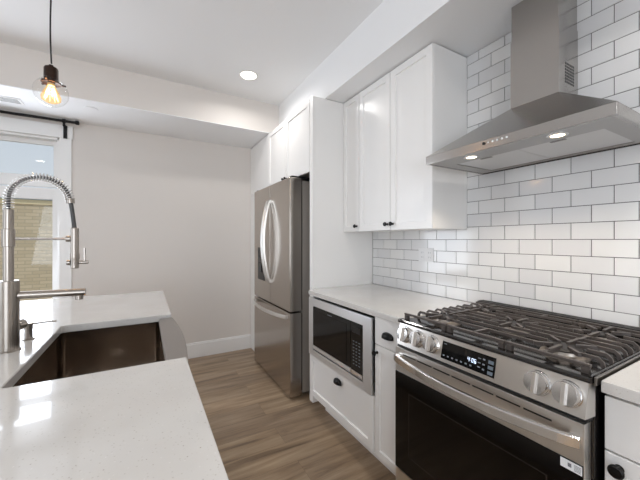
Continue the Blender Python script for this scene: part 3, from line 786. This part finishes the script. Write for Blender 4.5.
m = MB(); m.tube(sp, .0015, 6); m.build('spring', M['chrome'], t)
m = MB(); m.cyl(arc(1) + Vector((0, 0, .008)), arc(1) + Vector((.001, 0, -.010)), .0125, 20); m.build('spring_end', M['nickel'], t)
m = MB(); m.lathe([(0, 0), (.011, 0), (.0125, .002), (.0125, .03), (.0145, .034), (.0145, .05), (.0125, .054), (.0125, .142), (.010, .145), (0, .145)], (hx, FY, 1.179), (0, 0, 1), 24); hd = m.build('spray_head', M['nickel'], t)
m = MB(); m.cyl((hx + .012, FY, 1.2), (hx + .04, FY, 1.2), .006, 14, bev=.001); m.tube([(hx + .029, FY, 1.2), (hx + .029, FY, 1.252)], .0034, 10); m.build('spray_lever', M['nickel'], hd); m = MB(); m.cyl((hx - .0125, FY, 1.2), (hx - .022, FY, 1.2), .009, 14); m.build('spray_button', M['nickel'], hd)
m = MB(); m.tube([(FXx + .012, FY, 1.284), (hx - .018, FY, 1.284)], .0042, 12); m.cyl((hx - .024, FY, 1.284), (hx - .010, FY, 1.284), .0105, 16); m.build('docking_arm', M['nickel'], t)
m = MB(); m.tube([(FXx + .02, FY, 1.096), (-.188, FY, 1.093)], .0125, 20); so = m.build('pot_spout', M['nickel'], t)
MB().cyl((-.207, FY, 1.083), (-.207, FY, 1.067), .0125, 18, bev=.001).build('aerator', M['nickel'], so)
m = MB(); m.lathe([(0, 0), (.015, 0), (.018, .004), (.018, .026), (.014, .032), (0, .033)], (FXx + .012, FY + .022, .99), (.35, .94, 0), 22); m.build('valve_handle', M['nickel'], t)

t = thing('soap_dispenser', 'small brushed nickel soap dispenser behind the faucet', 'soap dispenser', (-.373, 1.511, CT))
m = MB(); m.lathe([(0, 0), (.0175, 0), (.0175, .003), (.012, .005), (.0115, .038), (0, .038)], (-.373, 1.511, CT), (0, 0, 1), 24); m.build('base', M['nickel'], t)
m = MB(); m.cyl((-.373, 1.511, .953), (-.373, 1.511, .976), .0125, 20, bev=.0015); m.tube([(-.365, 1.511, .971), (-.33, 1.511, .973), (-.294, 1.511, .974)], .0034, 10); m.build('pump_head', M['nickel'], t)

# ------------------------------------------------------------------ lights and small fittings
def downlight(x, y, z, power, label, group='recessed ceiling lights'):
    t = thing('recessed_light', label, 'ceiling light', (x, y, z), group)
    MB().lathe([(.062, 0), (.082, 0), (.084, -.003), (.080, -.006), (.064, -.004), (.062, 0)], (x, y, z - .0005), (0, 0, 1), 36).build('trim_ring', M['trim'], t)
    MB().lathe([(0, 0), (.062, 0), (.062, -.003), (0, -.003)], (x, y, z - .0005), (0, 0, 1), 36).build('lens', M['lamp'], t)
    a = area('recessed_lamp', (x, y, z - .012), (0, 0, -1), .11, .11, power, (1, .97, .94), 160, 'DISK')
downlight(.755, 2.55, ZC, 4, 'lit round recessed light in the white ceiling')
for i, (x, y) in enumerate(((.7, .0), (.42, -1.9), (-1.6, .3), (-1.6, -1.6))):
    downlight(x, y, ZC, 6, ('lit round recessed light in the ceiling over the aisle by the range', 'lit round recessed light in the ceiling behind the range aisle', 'lit round recessed light in the ceiling left of the island', 'lit round recessed light in the ceiling farthest behind the camera')[i])
t = thing('ceiling_vent', 'small white slotted vent on the underside of the bulkhead', 'vent', (-.92, 3.25, ZS))
MB().box(-.99, -.84, 3.2, 3.31, ZS - .008, ZS - .0005, .002).build('vent_frame', M['trim'], t)
for i in range(5): MB().box(-.975, -.855, 3.212 + i * .019, 3.212 + i * .019 + .008, ZS - .0085, ZS - .0078).build('slot', M['rubber'], t)
t = thing('smoke_alarm', 'flat white round disc on the underside of the bulkhead', 'detector', (-.39, 3.15, ZS))
MB().lathe([(0, 0), (.045, 0), (.045, -.003), (.040, -.005), (0, -.0055)], (-.39, 3.15, ZS - .0005), (0, 0, 1), 32).build('cover', M['ceiling'], t)

# pendant
px, py = -.358, 1.75
t = thing('pendant_light', 'clear glass globe pendant with a glowing filament bulb', 'pendant light', (px, py, 1.85))
m = MB(); m.tube([(px + .004 * math.sin(i * .55) * (i / 12), py, ZC - .02 - (ZC - .02 - 2.05) * i / 12) for i in range(13)], .0032, 8); m.build('cord', M['plastic'], t)
MB().lathe([(0, 0), (.06, 0), (.06, -.018), (.02, -.026), (0, -.026)], (px, py, ZC - .0005), (0, 0, 1), 28).build('ceiling_rose', M['bronze'], t)
m = MB(); m.lathe([(0, .075), (.008, .075), (.010, .068), (.022, .064), (.025, .058), (.025, .008), (.028, .004), (.034, .002), (.035, -.005), (.033, -.006), (.024, -.003), (0, -.003)], (px, py, 1.968), (0, 0, 1), 32)
so = m.build('socket', M['bronze'], t)
for a in (.3, 2.4, 4.5): MB().cyl((px + .036 * math.cos(a), py + .036 * math.sin(a), 1.967), (px + .050 * math.cos(a), py + .050 * math.sin(a), 1.967), .0042, 10).build('thumbscrew', M['bronze'], so)
gc = 1.944; GR = .061
prof = []
for i in range(25):
    a = math.radians(27 + (180 - 27) * i / 24); prof.append((GR * math.sin(a), GR * math.cos(a)))
prof = [(.030, GR * math.cos(math.radians(27)) + .006)] + prof; prof[-1] = (0, -GR)
m = MB(); m.lathe(prof, (px, py, gc - .02), (0, 0, 1), 40)
MB_glass = m.build('glass_shade', M['globe'], t)
m = MB(); m.lathe([(.013, .032), (.015, .02), (.027, -.004), (.035, -.026), (.033, -.04), (.02, -.049), (0, -.052)], (px, py, 1.93), (0, 0, 1), 28); bl = m.build('bulb', M['bulb'], t)
m = MB(); m.cyl((px, py, 1.952), (px, py, 1.968), .013, 16); m.build('bulb_cap', M['alu'], t)
m = MB(); fil = []
for k in range(8):
    a = 2 * PI * k / 8; r0, r1 = .010, .024
    fil += [(px + r0 * math.cos(a), py + r0 * math.sin(a), 1.945), (px + r1 * math.cos(a + .39), py + r1 * math.sin(a + .39), 1.893)]
fil.append(fil[0])
m.tube(fil, .0024, 6); m.build('filament', M['filament'], bl)
l = bpy.data.lights.new('pendant_bulb_light', 'POINT'); l.energy = 3.5; l.color = (1, .68, .38); l.shadow_soft_size = .02
o = bpy.data.objects.new('pendant_bulb_light', l); C.objects.link(o); o.location = (px, py, 1.925)

# curtain rod
t = thing('curtain_rod', 'black curtain rod mounted above the window', 'curtain rod', (-1.22, 3.52, 2.34))
MB().cyl((-1.93, 3.52, 2.342), (-.545, 3.52, 2.342), .0115, 16).build('rod', M['black'], t)
for x in (-1.945, -.545): MB().lathe([(0, -.006), (.016, -.006), (.018, 0), (.018, .016), (.013, .022), (0, .023)], (x, 3.52, 2.342), (1, 0, 0), 18).build('finial', M['black'], t)
for x in (-1.83, -.632):
    m = MB(); m.box(x - .014, x + .014, 3.5685, 3.5755, 2.20, 2.315, .001); m.box(x - .010, x + .010, 3.52, 3.5685, 2.297, 2.312, .001); m.lathe([(.0118, -.012), (.017, -.012), (.017, .012), (.0118, .012)], (x, 3.52, 2.342), (1, 0, 0), 18)
    m.box(x - .008, x + .008, 3.514, 3.526, 2.308, 2.331); m.build('bracket', M['black'], t)

# ------------------------------------------------------------------ outside the window
t = thing('brick_building', 'tan brick building with a grey roof edge seen through the window', 'building', (-3, 11, 0))
MB().box(-9, 3, 9, 13, -.1, 2.06).build('wall', M['brick'], t)
MB().box(-9.05, 3.05, 8.96, 13, 2.06, 2.16, .01).build('stone_band', M['stone'], t)
MB().box(-9.1, 3.1, 8.9, 13.1, 2.16, 2.42, .01).build('roof_edge', M['coping'], t)
g = MB().box(-30, 30, 3.9, 40, -.2, -.1).build('ground', M['bounce_paving'], None); tag(g, 'grey paved ground outside the window', 'ground'); g['kind'] = 'structure'

for o in bpy.data.objects:
    if '_w' in o: del o['_w']
